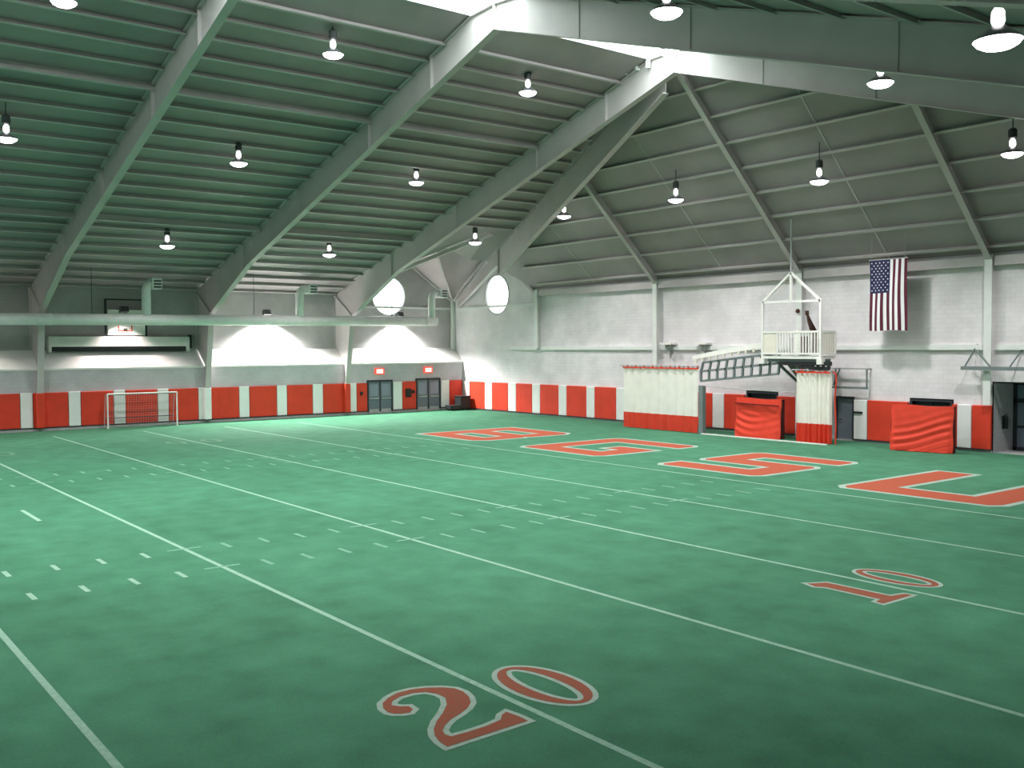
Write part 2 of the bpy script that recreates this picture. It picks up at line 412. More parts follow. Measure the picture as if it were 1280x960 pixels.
# the corner patch: a fine height field with the two cross gables
mb = MB(); st = .12; i0, i1, j0, j1 = -43, 57, -37, 43
nX = i1-i0+1
vs = [(GX0+st*i, GY0+st*j, roof_c(GX0+st*i, GY0+st*j)) for j in range(j0, j1+1) for i in range(i0, i1+1)]
fs = []
for j in range(j1-j0):
    for i in range(nX-1):
        k = j*nX+i
        fs += [(k, k+nX, k+1), (k+1, k+nX, k+nX+1)] if i+i0 < 0 else [(k, k+nX+1, k+1), (k, k+nX, k+nX+1)]
mb.add(vs, fs)
mb.build('corner_liner', CEIL, ce).modifiers.new('thick', 'SOLIDIFY').thickness = .1
# purlins run from frame to frame; the two deep ones stand out
deep = (-37.9, -49.6)
def purlin(p, q, up, d=.17):
    mb = MB(); p = Vector(p); q = Vector(q); up = Vector(up).normalized()
    c = -up*(d/2)
    mb.bar(p + c, q + c, .03, d, up)
    s = (q-p).normalized().cross(up)*.04
    mb.bar(p - up*d + s, q - up*d + s, .11, .018, up)
    return mb.build('purlin', PURLIN, ce)
xs = [XW + .35 + 1.18*k for k in range(24)]
for x in xs:
    isd = min(abs(x-d) for d in deep) < .55
    for a, b in zip(PY_[:-1], PY_[1:]):
        purlin((x, a+.05, roof_l(x)), (x, b-.05, roof_l(x)), (-SL, 0, 1), .34 if isd else .17)
    e = hip_y(x) - .15
    if e > 31.5 and x > XC+.2: purlin((x, 31.05, roof_l(x)), (x, e, roof_l(x)), (-SL, 0, 1))
for k in range(13):
    x = SK1 + .7 + 2.0*k
    for a, b in zip(PY_[:-1], PY_[1:]):
        purlin((x, a+.05, roof_r(x)), (x, b-.05, roof_r(x)), (SR, 0, 1), .12)
for k in range(9):
    y = YE - .35 - 1.06*k
    z = roof_e(y)
    xl = RX - (RZ - z)/SL; xr = RX + (RZ - z)/SR
    ends = [max(xl+.3, -49.4)] + [x for x in ( -39.0, -29.35, -20.1, -10.5) if xl+.6 < x < xr-.6] + [xr-.3]
    for a, b in zip(ends[:-1], ends[1:]):
        purlin((a, y, z), (b, y, z), (0, SE, 1), .2)
# liner seams on the end slope
for x in (-44.3, -34.2, -24.7, -15.3):
    y1 = max(hip_y(x)+.1, 32.1)
    MB().bar((x, YE-.1, roof_e(YE-.1)-.015), (x, y1, roof_e(y1)-.015), .07, .03, (0, SE, 1)).build('liner_seam', PURLIN, ce)
for a, b in ((2.0, FR[0]), (FR[0], FR[1]), (FR[1], FR[2])):
    for t in (.33, .67):
        y = a + (b-a)*t
        MB().bar((SK1+.3, y, roof_r(SK1+.3)-.01), (XR, y, roof_r(XR)-.01), .05, .03, (SR, 0, 1)).build('liner_seam', DARKFRAME, ce)

sk = struct(empty('window_skylight', (RX, 6, 16.6)), 'bright frosted ridge skylight')
zc = roof_l(SK0); SKE = 31.9
m2 = MB()
prof = [(SK0, zc+.45), (SK0+1.4, zc+1.1), (RX, zc+1.35), (SK1-1.4, zc+1.1), (SK1, zc+.45)]
vs = [(x, YB, z) for x, z in prof] + [(x, SKE, z) for x, z in prof]
m2.add(vs, [(i, i+1, i+6, i+5) for i in range(4)])
m2.add([(x, SKE, z) for x, z in prof] + [(SK1, SKE, zc), (SK0, SKE, zc)], [(0,1,2,3,4,5,6)])
m2.build('glazing', SKYGLOW, sk)
m2 = MB(); m2.box(SK0+.002, SK0+.06, YB, SKE-.03, zc-.04, zc+.47); m2.build('curb', STEEL, sk)
m2 = MB(); m2.box(SK1-.06, SK1-.002, YB, SKE-.03, roof_r(SK1)-.04, zc+.47); m2.build('curb', STEEL, sk)
for k in range(16):
    y = 31.0 - 1.55*2*k
    if y < YB: break
    m2 = MB(); m2.tube([(x, y, z-.05) for x, z in prof], .035, 5); m2.build('glazing_bar', STEEL, sk)
eb = tag(empty('skylight_end_bracket', (-30.9, 31, 16.6)), 'small white open steel box bracket on the main rafter near the ridge', 'bracket')
m2 = MB(); 
for x in (-31.6, -30.25):
    for y in (30.8, 31.9): MB().bar((x, y, 16.45), (x, y, 17.55), .14, .14).build('post', WHITE_STEEL, eb)
MB().box(-31.7, -30.15, 30.72, 30.88, 17.45, 17.62).build('head_rail', WHITE_STEEL, eb)
MB().box(-31.0, -30.9, 30.75, 31.9, 16.5, 17.5).build('web_plate', WHITE_STEEL, eb)

# ------------------------------------------------------------------ round windows
def round_window(name, c, axis, label):
    w = struct(empty(name, c), label)
    def tr(u, v, d):   # u along wall, v up, d outwards
        return (c[0]-d, c[1]+u, c[2]+v) if axis == 'x' else (c[0]+u, c[1]+d, c[2]+v)
    n = 48
    def loop(r, d): return [tr(r*math.cos(2*PI*k/n), r*math.sin(2*PI*k/n), d) for k in range(n)]
    def band(a, b): return a + b, [(k, (k+1) % n, (k+1) % n + n, k+n) for k in range(n)]
    m2 = MB(); m2.add(*band(loop(WR, 0), loop(WR, .32))); m2.build('reveal', LEDGE, w)
    m2 = MB(); m2.add(*band(loop(WR+.07, -.03), loop(WR-.02, -.03))); m2.add(*band(loop(WR+.07, -.03), loop(WR+.07, 0))); m2.add(*band(loop(WR-.02, -.03), loop(WR-.02, .1)))
    m2.build('frame', GREYSTEEL, w)
    m2 = MB(); m2.add(loop(WR, .28), [tuple(range(n))]); m2.build('pane', WINGLOW, w)
    m2 = MB(); m2.bar(tr(-WR+.03, -.02, .22), tr(WR-.03, -.02, .22), .03, .03); m2.build('glazing_bar', DARKFRAME, w)
    return w
round_window('window_1', wc_l, 'x', 'bright round window in the left wall near the corner')
round_window('window_2', wc_e, 'y', 'bright round window in the end wall near the corner')

# ------------------------------------------------------------------ steel frames
def ibeam(name, prof_top, prof_bot, y, wf, parent, web_m=STEEL, fl_m=STEEL):
    # web between two polylines in the xz plane at y, flanges along both
    mb = MB()
    pts = [(x, y-.02, z) for x, z in prof_top] + [(x, y-.02, z) for x, z in reversed(prof_bot)]
    mb.prism(pts, (0, .04, 0)); mb.build(name, web_m, parent)
    for pr, nm in ((prof_top, 'flange'), (prof_bot, 'flange')):
        mb = MB()
        for (x0, z0), (x1, z1) in zip(pr[:-1], pr[1:]):
            dx, dz = x1-x0, z1-z0; l = math.hypot(dx, dz); nx, nz = -dz/l*.012, dx/l*.012
            mb.prism([(x0-nx, y-wf/2, z0-nz), (x1-nx, y-wf/2, z1-nz), (x1+nx, y-wf/2, z1+nz), (x0+nx, y-wf/2, z0+nz)], (0, wf, 0))
        mb.build(nm, fl_m, parent)

def bot(d, s): return 15.95 - s*d
FL = {12.3: 'leftmost tapered steel rafter, landing beside the soccer goal',
      21.6: 'middle steel rafter rising to the sunlit ridge, landing right of the goal',
      31.0: 'steel rafter nearest the hip, landing left of the double doors'}
for y in FR:
    f = tag(empty('rafter_frame', (XW, y, 0)), FL[y], 'rafter', 'steel rafter frames')
    xk = RX - 22.6
    top = [(XW+.05, roof_l(XW)-.06), (SK0, roof_l(SK0)-.06), (RX, RZ-.45)]
    low = [(-57.2, 6.5), (xk, bot(22.6, .305)), (RX, 15.95)]
    top[0] = (-57.2, roof_l(-57.2)-.06)
    ibeam('web', top, low, y, .32, f)
    ibeam('web', [(RX, RZ-.45), (SK1, roof_r(SK1)-.06), (XR-.1, roof_r(XR)-.06)], [(RX, 15.95), (-4.3, bot(24.5, .318)), (-1.0, 6.6), (XR-.1, 6.4)], y, .32, f)
    # knee and column: narrow towards the floor, standing in front of the lower wall
    mb = MB(); mb.prism([(XW+.04, y-.02, roof_l(XW)-.08), (-57.2, y-.02, roof_l(-57.2)-.06), (-57.2, y-.02, 6.5), (-57.98, y-.02, 2.1), (XL+.02, y-.02, 2.1), (XL+.04, y-.02, 3.46), (XW+.04, y-.02, 4.46)], (0, .04, 0)); mb.build('column', STEEL, f)
    mb = MB(); mb.bar((-57.2, y, 6.5), (-57.98, y, 2.1), .32, .03, (1,0,0)); mb.build('column_flange', STEEL, f)
    mb = MB(); mb.bar((XW+.06, y, roof_l(XW)-.1), (XW+.06, y, 4.5), .32, .03, (1,0,0)); mb.build('column_flange', STEEL, f)
    mb = MB(); mb.bar((XW+.1, y-.1, roof_l(XW)-.15), (-57.25, y-.1, 6.55), .14, .03, (0,1,0)); mb.build('knee_stiffener', STEEL, f)
    for x in (-52, -45, -38, -33, -24.3, -19.5, -13):
        zt = roof(x)-.07; zb = bot(abs(x-RX), .305 if x < RX else .318)
        if x == -52: zb = 8.8
        mb = MB(); mb.box(x-.012, x+.012, y-(.15 if x < RX else .05), y+.15, zb, zt); mb.build('web_stiffener', STEEL, f)
    mb = MB(); mb.box(RX-.03, RX+.03, y-.16, y+.16, 15.93, RZ-.42); mb.build('ridge_plate', STEEL, f)

# hip beams along the two hips
def hip_beam(x_eave, label):
    side = -1 if x_eave < RX else 1
    A = Vector((x_eave, hip_y(x_eave), roof(x_eave))); B = Vector((RX, 31.05, RZ-.25))
    h = tag(empty('hip_beam', tuple(A)), label, 'beam', 'hip beams')
    d = B - A; hor = Vector((d.x, d.y, 0)).normalized(); sd = Vector((-hor.y, hor.x, 0))
    def P(t, dz): return A + d*t + Vector((0,0,-dz))
    def web(t0, t1, a0, b0, a1, b1, nm, wf):
        mb = MB(); mb.prism([P(t0,a0)-sd*.02, P(t1,a1)-sd*.02, P(t1,b1)-sd*.02, P(t0,b0)-sd*.02], sd*.04); mb.build(nm, STEEL, h)
        mb = MB(); mb.bar(P(t0,b0), P(t1,b1), wf, .03, (0,0,1)); mb.build('flange', STEEL, h)
    if side < 0:
        web(0, .30, .10, .95, .10, 1.0, 'corner_web', .24)
        web(.30, .97, .08, 1.75, .08, 1.45, 'web', .30)
    else: web(0, .97, .08, .62, .08, .62, 'web', .24); return h
    mb = MB(); mb.bar(P(.30, .08), P(.30, 1.75), .3, .03, tuple(hor)); mb.build('end_plate', STEEL, h)
    return h
hip_beam(XW+.1, 'deep steel hip beam rising from the far corner to the ridge')
hip_beam(-1.9, 'deep steel hip beam at the far right corner under the roof')

# corner column, bracing fan and jack rafter
cc = tag(MB().box(XW+.08, XW+.30, YE-.30, YE-.06, 4.3, 8.0).build('corner_column', WHITE_STEEL), 'thin pale column in the far corner above the bright ledge', 'column')
for a, b, w, nm, lab in (((XW+.15, YE-.25, 7.85), (XW+.15, GY0, GZ0-.25), .16, 'gable_rake', 'sloping steel rake over the left wall round window, corner side'),
                  ((XW+.25, YE-.25, 7.85), (GX0+.3, GY0+.2, 10.7), .13, 'valley_brace', 'thin pale steel strut rising steeply from the top of the corner column'),
                  ((XW+.3, YE-.2, 7.85), (GX0, YE-.15, GZ0-.25), .16, 'gable_rake', 'sloping steel rake over the end wall round window, corner side'),
                  ((-49.75, YE-.15, 7.85), (GX0+.1, YE-.15, GZ0-.25), .2, 'gable_rake', 'sloping steel rake over the end wall round window, flag side'),
                  ((XW+.3, 31.2, 8.0), (-47.9, GY0+.05, GZ0-.2), .2, 'valley_beam', 'long thin steel valley beam from the last main rafter to the hip beam')):
    tag(MB().bar(a, b, w, w).build(nm, STEEL), lab, 'brace' if 'brace' in nm else 'beam')

# end wall columns, rafters, girts
COLX = [(-49.6, 4.35), (-39.0, 0.0), (-29.35, 0.0), (-20.12, 2.0)]
CLAB = ['slim pale column on the end wall nearest the corner, ending at the girt', 'pale column on the end wall behind the left white curtain',
        'pale column on the end wall behind the white railed platform', 'tall pale column on the end wall right of the flag']
for (x, z0), lab in zip(COLX, CLAB):
    c = tag(empty('wall_column', (x, YE, z0)), lab, 'column', 'end wall columns')
    m2 = MB(); m2.box(x-.16, x+.16, YE-.36, YE-.33, z0, 8.15); m2.build('front_flange', WHITE_STEEL, c)
    m2 = MB(); m2.box(x-.02, x+.02, YE-.33, YE, z0, 8.15); m2.build('web', WHITE_STEEL, c)
RLAB = [None, 'steel rafter on the end slope above the left white curtain',
        'steel rafter on the end slope above the railed platform, reaching the ridge', 'steel rafter on the end slope right of the flag']
for (x, z0), lab in zip(COLX, RLAB):
    if not lab: continue
    y1 = max(hip_y(x)+.2, 31.6)
    r = tag(empty('end_rafter', (x, YE-.2, 8)), lab, 'rafter', 'end slope rafters')
    A = Vector((x, YE-.1, roof_e(YE-.1)-.05)); B = Vector((x, y1, roof_e(y1)-.05)); dz = Vector((0, 0, -.55))
    m2 = MB(); m2.prism([A-Vector((.015,0,0)), B-Vector((.015,0,0)), B+dz-Vector((.015,0,0)), A+dz-Vector((.015,0,0))], (.03,0,0)); m2.build('web', STEEL, r)
    m2 = MB(); m2.bar(A+dz, B+dz, .26, .03, (0,SE,1)); m2.build('bottom_flange', STEEL, r)
g = tag(empty('eave_girt', (-39, YE, 8)), 'long pale eave girt along the top of the end wall', 'girt')
for a, b in ((-49.45, -39.2), (-38.8, -29.55), (-29.15, -20.3), (-19.9, -10.6)):
    m2 = MB(); m2.box(a, b, YE-.28, YE-.22, 7.75, 8.12); m2.box(a, b, YE-.3, YE, 7.72, 7.76); m2.build('girt_length', PURLIN, g)
g = tag(empty('mid_wall_girt', (-39, YE, 4.4)), 'white horizontal girt halfway up the end wall', 'girt')
for a, b in ((-52.6, -49.8), (-49.4, -39.2), (-38.8, -29.55), (-29.15, -20.3), (-19.9, -10.6)):
    MB().box(a, b, YE-.14, YE, 4.26, 4.48).build('girt_length', WHITE_STEEL, g)
tag(MB().box(-59.2, -49.8, YE-.12, YE-.02, 7.18, 7.32).build('window_girt', WHITE_STEEL), 'thin pale rail crossing the end wall round window', 'girt')
tag(MB().box(XW+.02, XW+.12, 31.3, YE-.35, 7.18, 7.32).build('window_girt', WHITE_STEEL), 'thin pale rail crossing the left wall round window', 'girt')

# ------------------------------------------------------------------ hanging lamps
def make_lamp():
    r = empty('high_bay_lamp')
    m2 = MB(); m2.lathe([(.10, .0), (.14, .06), (.30, .22), (.385, .33), (.40, .36)][::-1] if False else [(.375, 0), (.36, .03), (.27, .12), (.14, .21), (.09, .25)], n=24)
    m2.build('reflector', LAMPSHADE, r, smooth=True)
    m2 = MB(); m2.lathe([(.0, -.15), (.11, -.14), (.23, -.11), (.32, -.06), (.365, .0), (.36, .025)], n=24); m2.build('lens', LAMPGLOW, r, smooth=True)
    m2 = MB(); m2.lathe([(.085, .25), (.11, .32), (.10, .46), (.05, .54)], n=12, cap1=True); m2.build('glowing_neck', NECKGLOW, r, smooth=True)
    m2 = MB(); m2.lathe([(.06, .54), (.15, .57), (.15, .84), (.09, .90), (.02, .92)], n=12, cap0=True); m2.build('ballast', LAMPBODY, r)
    m2 = MB(); m2.tube([(0, 0, .9), (0, 0, 1.0)], .02, 6); m2.build('stem', LAMPBODY, r)
    return r
def light_into(root, k=1.0):
    ld = bpy.data.lights.new('high_bay_light', 'AREA'); ld.shape = 'DISK'; ld.size = .7; ld.energy = LAMP_POWER*k
    ld.color = (1.0, .965, .97); ld.spread = math.radians(126)
    lo = bpy.data.objects.new('lamp_light', ld); COL.objects.link(lo); lo.parent = root; lo.location = (0, 0, -.19)
    return lo
LG = 'hanging high bay lamps'
lamps = [
 (-32.0, 7.7, 14.95, 'lit high bay lamp at top left, cut off by the photo edge'),
 (-40.8, 7.7, 12.35, 'lit high bay lamp at the far left photo edge under the roof'),
 (-32.6, 17.0, 15.15, 'lit high bay lamp hanging highest left of the middle rafter'),
 (-41.5, 17.0, 12.55, 'lit high bay lamp hanging midway between the two leftmost rafters'),
 (-51.0, 17.0, 9.75, 'lit high bay lamp hanging lowest above the soccer goal bay'),
 (-32.9, 26.3, 15.25, 'lit high bay lamp hanging highest between the middle rafter and next'),
 (-41.8, 26.3, 12.65, 'lit high bay lamp halfway up between middle and hip-end rafters'),
 (-51.2, 26.3, 9.8, 'lit high bay lamp hanging lowest left of the round windows'),
 (-16.1, 17.0, 12.25, 'large lit high bay lamp at top right of the ridge skylight'),
 (-24.8, 26.3, 15.05, 'lit high bay lamp just above the ridge end of the main rafter'),
 (-16.4, 26.3, 12.15, 'lit high bay lamp on the right roof slope, alone above the end slope'),
 (-7.9, 16.0, 9.4, 'largest lit high bay lamp, near the top right photo corner'),
 (-41.4, 35.6, 11.65, 'lit high bay lamp on the end slope right of the hip beam'),
 (-47.6, 34.0, 10.65, 'lit high bay lamp between the hip beam and last rafter'),
 (-33.1, 35.6, 11.55, 'lit high bay lamp on end slope above the left white curtain'),
 (-25.0, 35.6, 11.35, 'lit high bay lamp on end slope above and left of the flag'),
 (-17.0, 35.6, 11.25, 'lit high bay lamp on end slope at the right photo edge'),
 # unseen lamps on the same grid, added to even the light on near turf
 (-24.8, 17.0, 15.1, None), (-24.8, 7.7, 15.1, None), (-16.4, 7.7, 12.2, None), (-51.0, 7.7, 9.7, None),
 (-32.4, -2.0, 15.1, None), (-24.8, -2.0, 15.1, None), (-41.4, -2.0, 12.5, None), (-51, -2.0, 9.7, None),
]
proto = make_lamp()
def copy_tree(o, parent=None):
    c = o.copy(); COL.objects.link(c); c.parent = parent
    for ch in list(o.children): copy_tree(ch, c)
    return c
lobjs = []
for i, (x, y, z, lab) in enumerate(lamps):
    o = proto if i == 0 else copy_tree(proto)
    o.location = (x, y, z); o.rotation_euler.z = .3*i
    tag(o, lab or 'unseen high bay lamp added outside the frame to even the light', 'lamp', LG)
    lobjs.append(o)
for o in lobjs:
    light_into(o, .35 if o.location.x > -8 else (.82 if o.location.x < -40 and o.location.y < 20 else 1.0))      # nearest lamp's power is cut so the turf below stays dark
    # stem up to the roof sheet
    x, y, z = o.location
    zt = min(roof(x), roof_e(y))
    st = MB(); st.tube([(0, 0, .98), (0, 0, max(1.0, zt - z))], .02, 6)
    s = st.build('hanger_rod', LAMPBODY); s.parent = o

# ------------------------------------------------------------------ floodlights along the left wall
for y, lab, e, colr, dx, ang in ((16.9, 'dark floodlight above the pale beam behind the duct', .14, (1.0, .86, .84), 1.25, 118),
                                (25.9, 'dark floodlight behind the duct between the middle and hip-end rafters', 1.3, (1, .99, .97), .5, 138),
                                (35.7, 'dark floodlight below the left round window behind the duct', 1.0, (1, .99, .97), .5, 130),
                                (7.2, 'dark floodlight behind the duct left of the photo', .14, (1.0, .9, .8), 1.0, 130)):
    x = XW + dx
    f = tag(empty('wall_floodlight', (x, y, 6.75)), lab, 'floodlight', 'floodlights behind the duct')
    m2 = MB(); m2.prism([(x+.25, y-.22, 6.62), (x-.20, y-.22, 6.52), (x-.16, y-.22, 6.86), (x+.12, y-.22, 6.92)], (0, .44, 0)); m2.build('housing', LAMPBODY, f)
    m2 = MB(); m2.box(XW+.005, x-.1, y-.04, y+.04, 6.78, 6.84); m2.build('bracket', LAMPBODY, f)
    ld = bpy.data.lights.new('flood', 'SPOT'); ld.energy = FLOOD_POWER*e; ld.spot_size = math.radians(ang); ld.spot_blend = .6; ld.shadow_soft_size = .12; ld.color = colr
    lo = bpy.data.objects.new('flood_light', ld); COL.objects.link(lo); lo.parent = f
    lo.location = (-.02, 0, -.34); lo.rotation_euler = (0, math.radians(-10), 0)

# ------------------------------------------------------------------ air duct
du = tag(empty('air_duct', (-56.6, 20, 6.1)), 'long pale round air duct running high along the left wall', 'duct')
MB().tube([(-56.6, 2.0, 6.02), (-56.6, 37.1, 6.24)], .31, 20).build('main_pipe', DUCT, du, smooth=True)
for y in (8, 12.6, 18.4, 22, 26.2, 31.6, 36.2):
    zc_ = 6.02 + (y-2)*.00627
    m2 = MB(); m2.lathe([(.312, -.05), (.325, -.05), (.325, .05), (.312, .05)], n=20)
    o = m2.build('seam_band', DUCT, du); o.matrix_parent_inverse = Matrix.Identity(4)
    o.rotation_euler = (PI/2, 0, 0); o.location = (0, y-20, zc_-6.1)
for y, dy in ((17.62, .55), (27.0, .8), (36.75, .85)):
    z0 = 6.3
    m2 = MB(); m2.tube([(-56.6, y, z0), (-56.6, y, 7.75), (-56.6, y+.06, 8.0), (-56.6, y+.22, 8.13), (-56.6, y+dy-.25, 8.15)], .25, 14)
    rs = m2.build('riser', DUCT, du, smooth=True)
    m2 = MB(); m2.box(-56.95, -56.25, y+dy-.3, y+dy+.25, 7.85, 8.45); m2.build('outlet_box', DUCT, rs)
    m2 = MB()
    for k in range(3): m2.box(-56.9, -56.3, y+dy+.25, y+dy+.27, 7.92+.17*k, 8.0+.17*k)
    for k in range(3): m2.box(-56.25, -56.23, y+dy-.22, y+dy+.2, 7.92+.17*k, 8.0+.17*k)
    m2.build('grille', DARK, rs)
    m2 = MB(); m2.lathe([(.26, 0), (.30, 0), (.30, .06), (.26, .06)], (-56.6, y, 6.28), 14); m2.build('collar', DUCT, rs)
for y in (14.7, 24.0, 33.6):
    m2 = MB(); m2.tube([(-56.6, y, 6.3), (-56.6, y, roof_l(-56.6)-.05)], .015, 5); m2.build('hanger', DARK, du)

# ------------------------------------------------------------------ left wall fittings, first bay
b = tag(empty('wall_housing', (-59.2, 17, 4.9)), 'long pale horizontal housing on the left wall below the backboard', 'housing')
MB().box(XW, -59.0, 13.0, 20.9, 4.62, 5.2).build('body', LEDGE, b, bevel=.02)
MB().box(XW, -59.25, 13.05, 20.75, 4.36, 4.62).build('shadow_strip', DARK, b)  # dark strip stands in for the shadow gap under the housing
for y in (13.0, 20.75): MB().box(XW, -59.0, y, y+.15, 4.30, 4.62).build('end_bracket', LEDGE, b)
b = tag(empty('basketball_backboard', (-59.1, 17.2, 6.2)), 'white backboard in dark frame on left wall, half hidden by the duct', 'backboard')
MB().box(-59.15, -59.08, 16.2, 18.3, 5.28, 6.75).build('board', WHITEP, b)
m2 = MB()
for a in ((16.75, 16.82, 5.55, 6.1), (17.5, 17.57, 5.55, 6.1), (16.75, 17.57, 6.05, 6.12), (16.75, 17.57, 5.5, 5.57)): m2.box(-59.08, -59.07, *a)
m2.build('target_square', REDPAD, b)
m2 = MB()
for y in (16.1, 18.38): m2.box(-59.2, -59.1, y-.05, y+.05, 5.22, 7.35)
m2.box(-59.2, -59.1, 16.1, 18.38, 7.3, 7.38)
m2.build('frame', DARK, b)
m2 = MB(); m2.lathe([(.235, 0), (.25, .015), (.235, .03), (.22, .015), (.235, 0)], (-58.75, 17.16, 5.62), 20); m2.build('rim', DARK, b)
MB().box(-59.08, -58.98, 17.06, 17.26, 5.6, 5.68).build('rim_bracket', DARK, b)
tag(MB().box(XW+.005, XW+.25, 21.0, 21.15, 4.5, 5.3).build('control_box', DARK), 'narrow dark vertical box on left wall beside the middle rafter', 'box')

# ------------------------------------------------------------------ wall pads
def pad(axis, a, b, red, z0, z1, label, wrap=None):
    e = empty('wall_pad')
    t = .14
    if axis == 'x':
        e.location = (XL, (a+b)/2, z0)
        o = MB().box(XL+.005, XL+t, a+.015, b-.015, z0, z1).build('cushion', REDPAD if red else WHITEPAD, e, bevel=.03)
        m2 = MB(); m2.box(XL+.005, XL+t+.006, a+.015, b-.015, z0-.05, z0); m2.build('base_trim', DARKFRAME, e)
        if wrap: MB().box(XL+t, -57.94, wrap-.2, wrap+.2, z0, z1-.02).build('column_wrap', REDPAD if red else WHITEPAD, e, bevel=.04)
        if red and b-a > 1.2:
            for k in (1, 2):
                y = a + (b-a)*k/3
                MB().box(XL+t, XL+t+.004, y-.008, y+.008, z0+.03, z1-.03).build('seam', REDPAD, e)
    else:
        e.location = ((a+b)/2, YE, z0)
        MB().box(a+.015, b-.015, YE-t, YE-.005, z0, z1).build('cushion', REDPAD if red else WHITEPAD, e, bevel=.03)
        m2 = MB(); m2.box(a+.015, b-.015, YE-t-.006, YE-.005, z0-.05, z0); m2.build('base_trim', DARKFRAME, e)
        if red and b-a > 1.2:
            for k in (1, 2):
                x = a + (b-a)*k/3
                MB().box(x-.008, x+.008, YE-t-.004, YE-t, z0+.03, z1-.03).build('seam', REDPAD, e)
    tag(e, label, 'wall pad', ('red' if red else 'white') + ' wall pads')
    return e
LW = [(8.98,9.62),(11.34,11.98),(13.79,14.44),(16.21,16.87),(18.69,19.34),(21.11,21.80),(23.66,24.33),(26.14,26.84),(28.62,29.36),(31.17,31.83)]
for i, (a, b_) in enumerate(LW):
    wrap = 21.6 if a < 21.6 < b_ else None
    lab = ['white pad on left wall beyond the left photo edge'] + ['white wall pad on left wall, %s from the left photo edge' % ORD[k] for k in range(9)]
    pad('x', a, b_, False, .2, 2.12, lab[i], wrap)
    if i+1 < len(LW):
        c0, c1 = b_, LW[i+1][0]
        wrap = 12.3 if c0 < 12.3 < c1 else (31.0 if c0 < 31.0 < c1 else None)
        pad('x', c0, c1, True, .2, 2.10, 'red wall pad on left wall, %s from the left photo edge' % ORD[i], wrap)
pr1 = pad('x', 31.83, 32.64, True, .2, 2.08, 'narrow red wall pad just left of the left double door')
pad('x', 34.64, 35.38, False, .2, 2.10, 'white wall pad just right of the left double door')
pr2 = pad('x', 35.38, 36.50, True, .2, 2.10, 'red wall pad between the double doors, holding a dark box')
pad('x', 38.56, 39.28, False, .2, 2.10, 'white wall pad just right of the right double door')
pad('x', 39.28, 40.40, True, .2, 2.10, 'red wall pad at the corner behind the dark bin')
EWP = [(-58.2,-57.45,0),(-57.45,-55.6,1),(-55.6,-54.74,0),(-54.74,-52.92,1),(-52.92,-52.03,0),(-52.03,-50.32,1),(-50.32,-49.49,0),(-49.49,-47.64,1),(-47.64,-46.87,0),(-46.87,-45.0,1),(-45.0,-44.26,0),(-44.26,-42.37,1),(-42.37,-41.63,0),(-41.63,-39.8,1)]
nr = nw = 0
for a, b_, r in EWP:
    if r: lab = 'red wall pad on end wall, %s from the far corner' % ORD[nr]; nr += 1
    else: lab = 'white wall pad on end wall, %s from the far corner' % ORD[nw]; nw += 1
    if a == -41.63: lab = 'red wall pad on end wall behind the left white curtain'
    pad('y', a, b_, r, .12, 2.02, lab)
for a, b_, r, lab in ((-36.6,-34.97,1,'red wall pad on end wall just right of the left white curtain'),
                      (-34.97,-34.17,0,'white wall pad on end wall between left curtain and draped mat'),
                      (-34.17,-32.8,1,'red wall pad on end wall left of the draped mat'),
                      (-30.8,-28.6,1,'red wall pad on end wall right of the first draped mat'),
                      (-28.6,-27.9,0,'white wall pad on end wall behind the gathered curtain'),
                      (-26.46,-25.75,0,'white wall pad with dark bar right of the grey door'),
                      (-25.75,-23.72,1,'red wall pad on end wall left of the second draped mat'),
                      (-21.72,-21.5,1,'narrow red strip pad right of the second draped mat'),
                      (-21.5,-20.86,0,'white wall pad on end wall left of the recessed doorway'),
                      (-20.86,-20.02,1,'red wall pad on end wall at the edge of recessed doorway')):
    o = pad('y', a, b_, r, .12, 1.95, lab)
    if a == -26.46: MB().box(-26.44, -25.97, YE-.2, YE-.13, 1.33, 1.41).build('dark_bar', DARK, o)
tag(MB().box(XL+.145, XL+.26, 35.62, 36.02, 1.05, 1.62).build('call_box', DARK, None, bevel=.02), 'dark wall box on red pad between the double doors', 'box')
tag(MB().box(XL+.145, XL+.24, 36.12, 36.32, 1.28, 1.50).build('alarm_pull', DARK, None, bevel=.02), 'small dark switch right of the dark wall box', 'switch')
tag(MB().box(XL+.145, XL+.24, 32.08, 32.26, 1.30, 1.52).build('alarm_pull', DARK, None, bevel=.02), 'small dark switch on the narrow red pad', 'switch')

# ------------------------------------------------------------------ double doors in the left wall
def double_door(name, y0, y1, h, label):
    d = struct(empty(name, (XL, (y0+y1)/2, 0)), label)
    m2 = MB()
    m2.box(XL, XL+.12, y0, y0+.09, 0, h); m2.box(XL, XL+.12, y1-.09, y1, 0, h); m2.box(XL, XL+.12, y0+.09, y1-.09, h-.12, h); m2.box(XL, XL+.11, (y0+y1)/2-.04, (y0+y1)/2+.04, 0, h-.12)
    m2.build('frame', DARKFRAME, d)
    ym = (y0+y1)/2
    for a, b_ in ((y0+.09, ym-.04), (ym+.04, y1-.09)):
        lf = MB().box(XL+.005, XL+.07, a, b_, .02, h-.12).build('leaf', DOORC, d)
        MB().box(XL+.07, XL+.078, a+.12, b_-.12, 1.18, h-.28).build('pane', DOORG, lf)
        m2 = MB(); m2.bar((XL+.13, a+.06, 1.02), (XL+.13, b_-.06, 1.02), .05, .07); m2.box(XL+.07, XL+.13, a+.06, a+.12, .99, 1.05); m2.box(XL+.07, XL+.13, b_-.12, b_-.06, .99, 1.05)
        m2.build('push_bar', GREYSTEEL, lf)
        MB().box(XL+.07, XL+.076, a+.06, b_-.06, .06, .3).build('kick_plate', GREYSTEEL, lf)
    return d
double_door('door_1', 32.66, 34.62, 2.27, 'left grey double door with glazed upper halves')
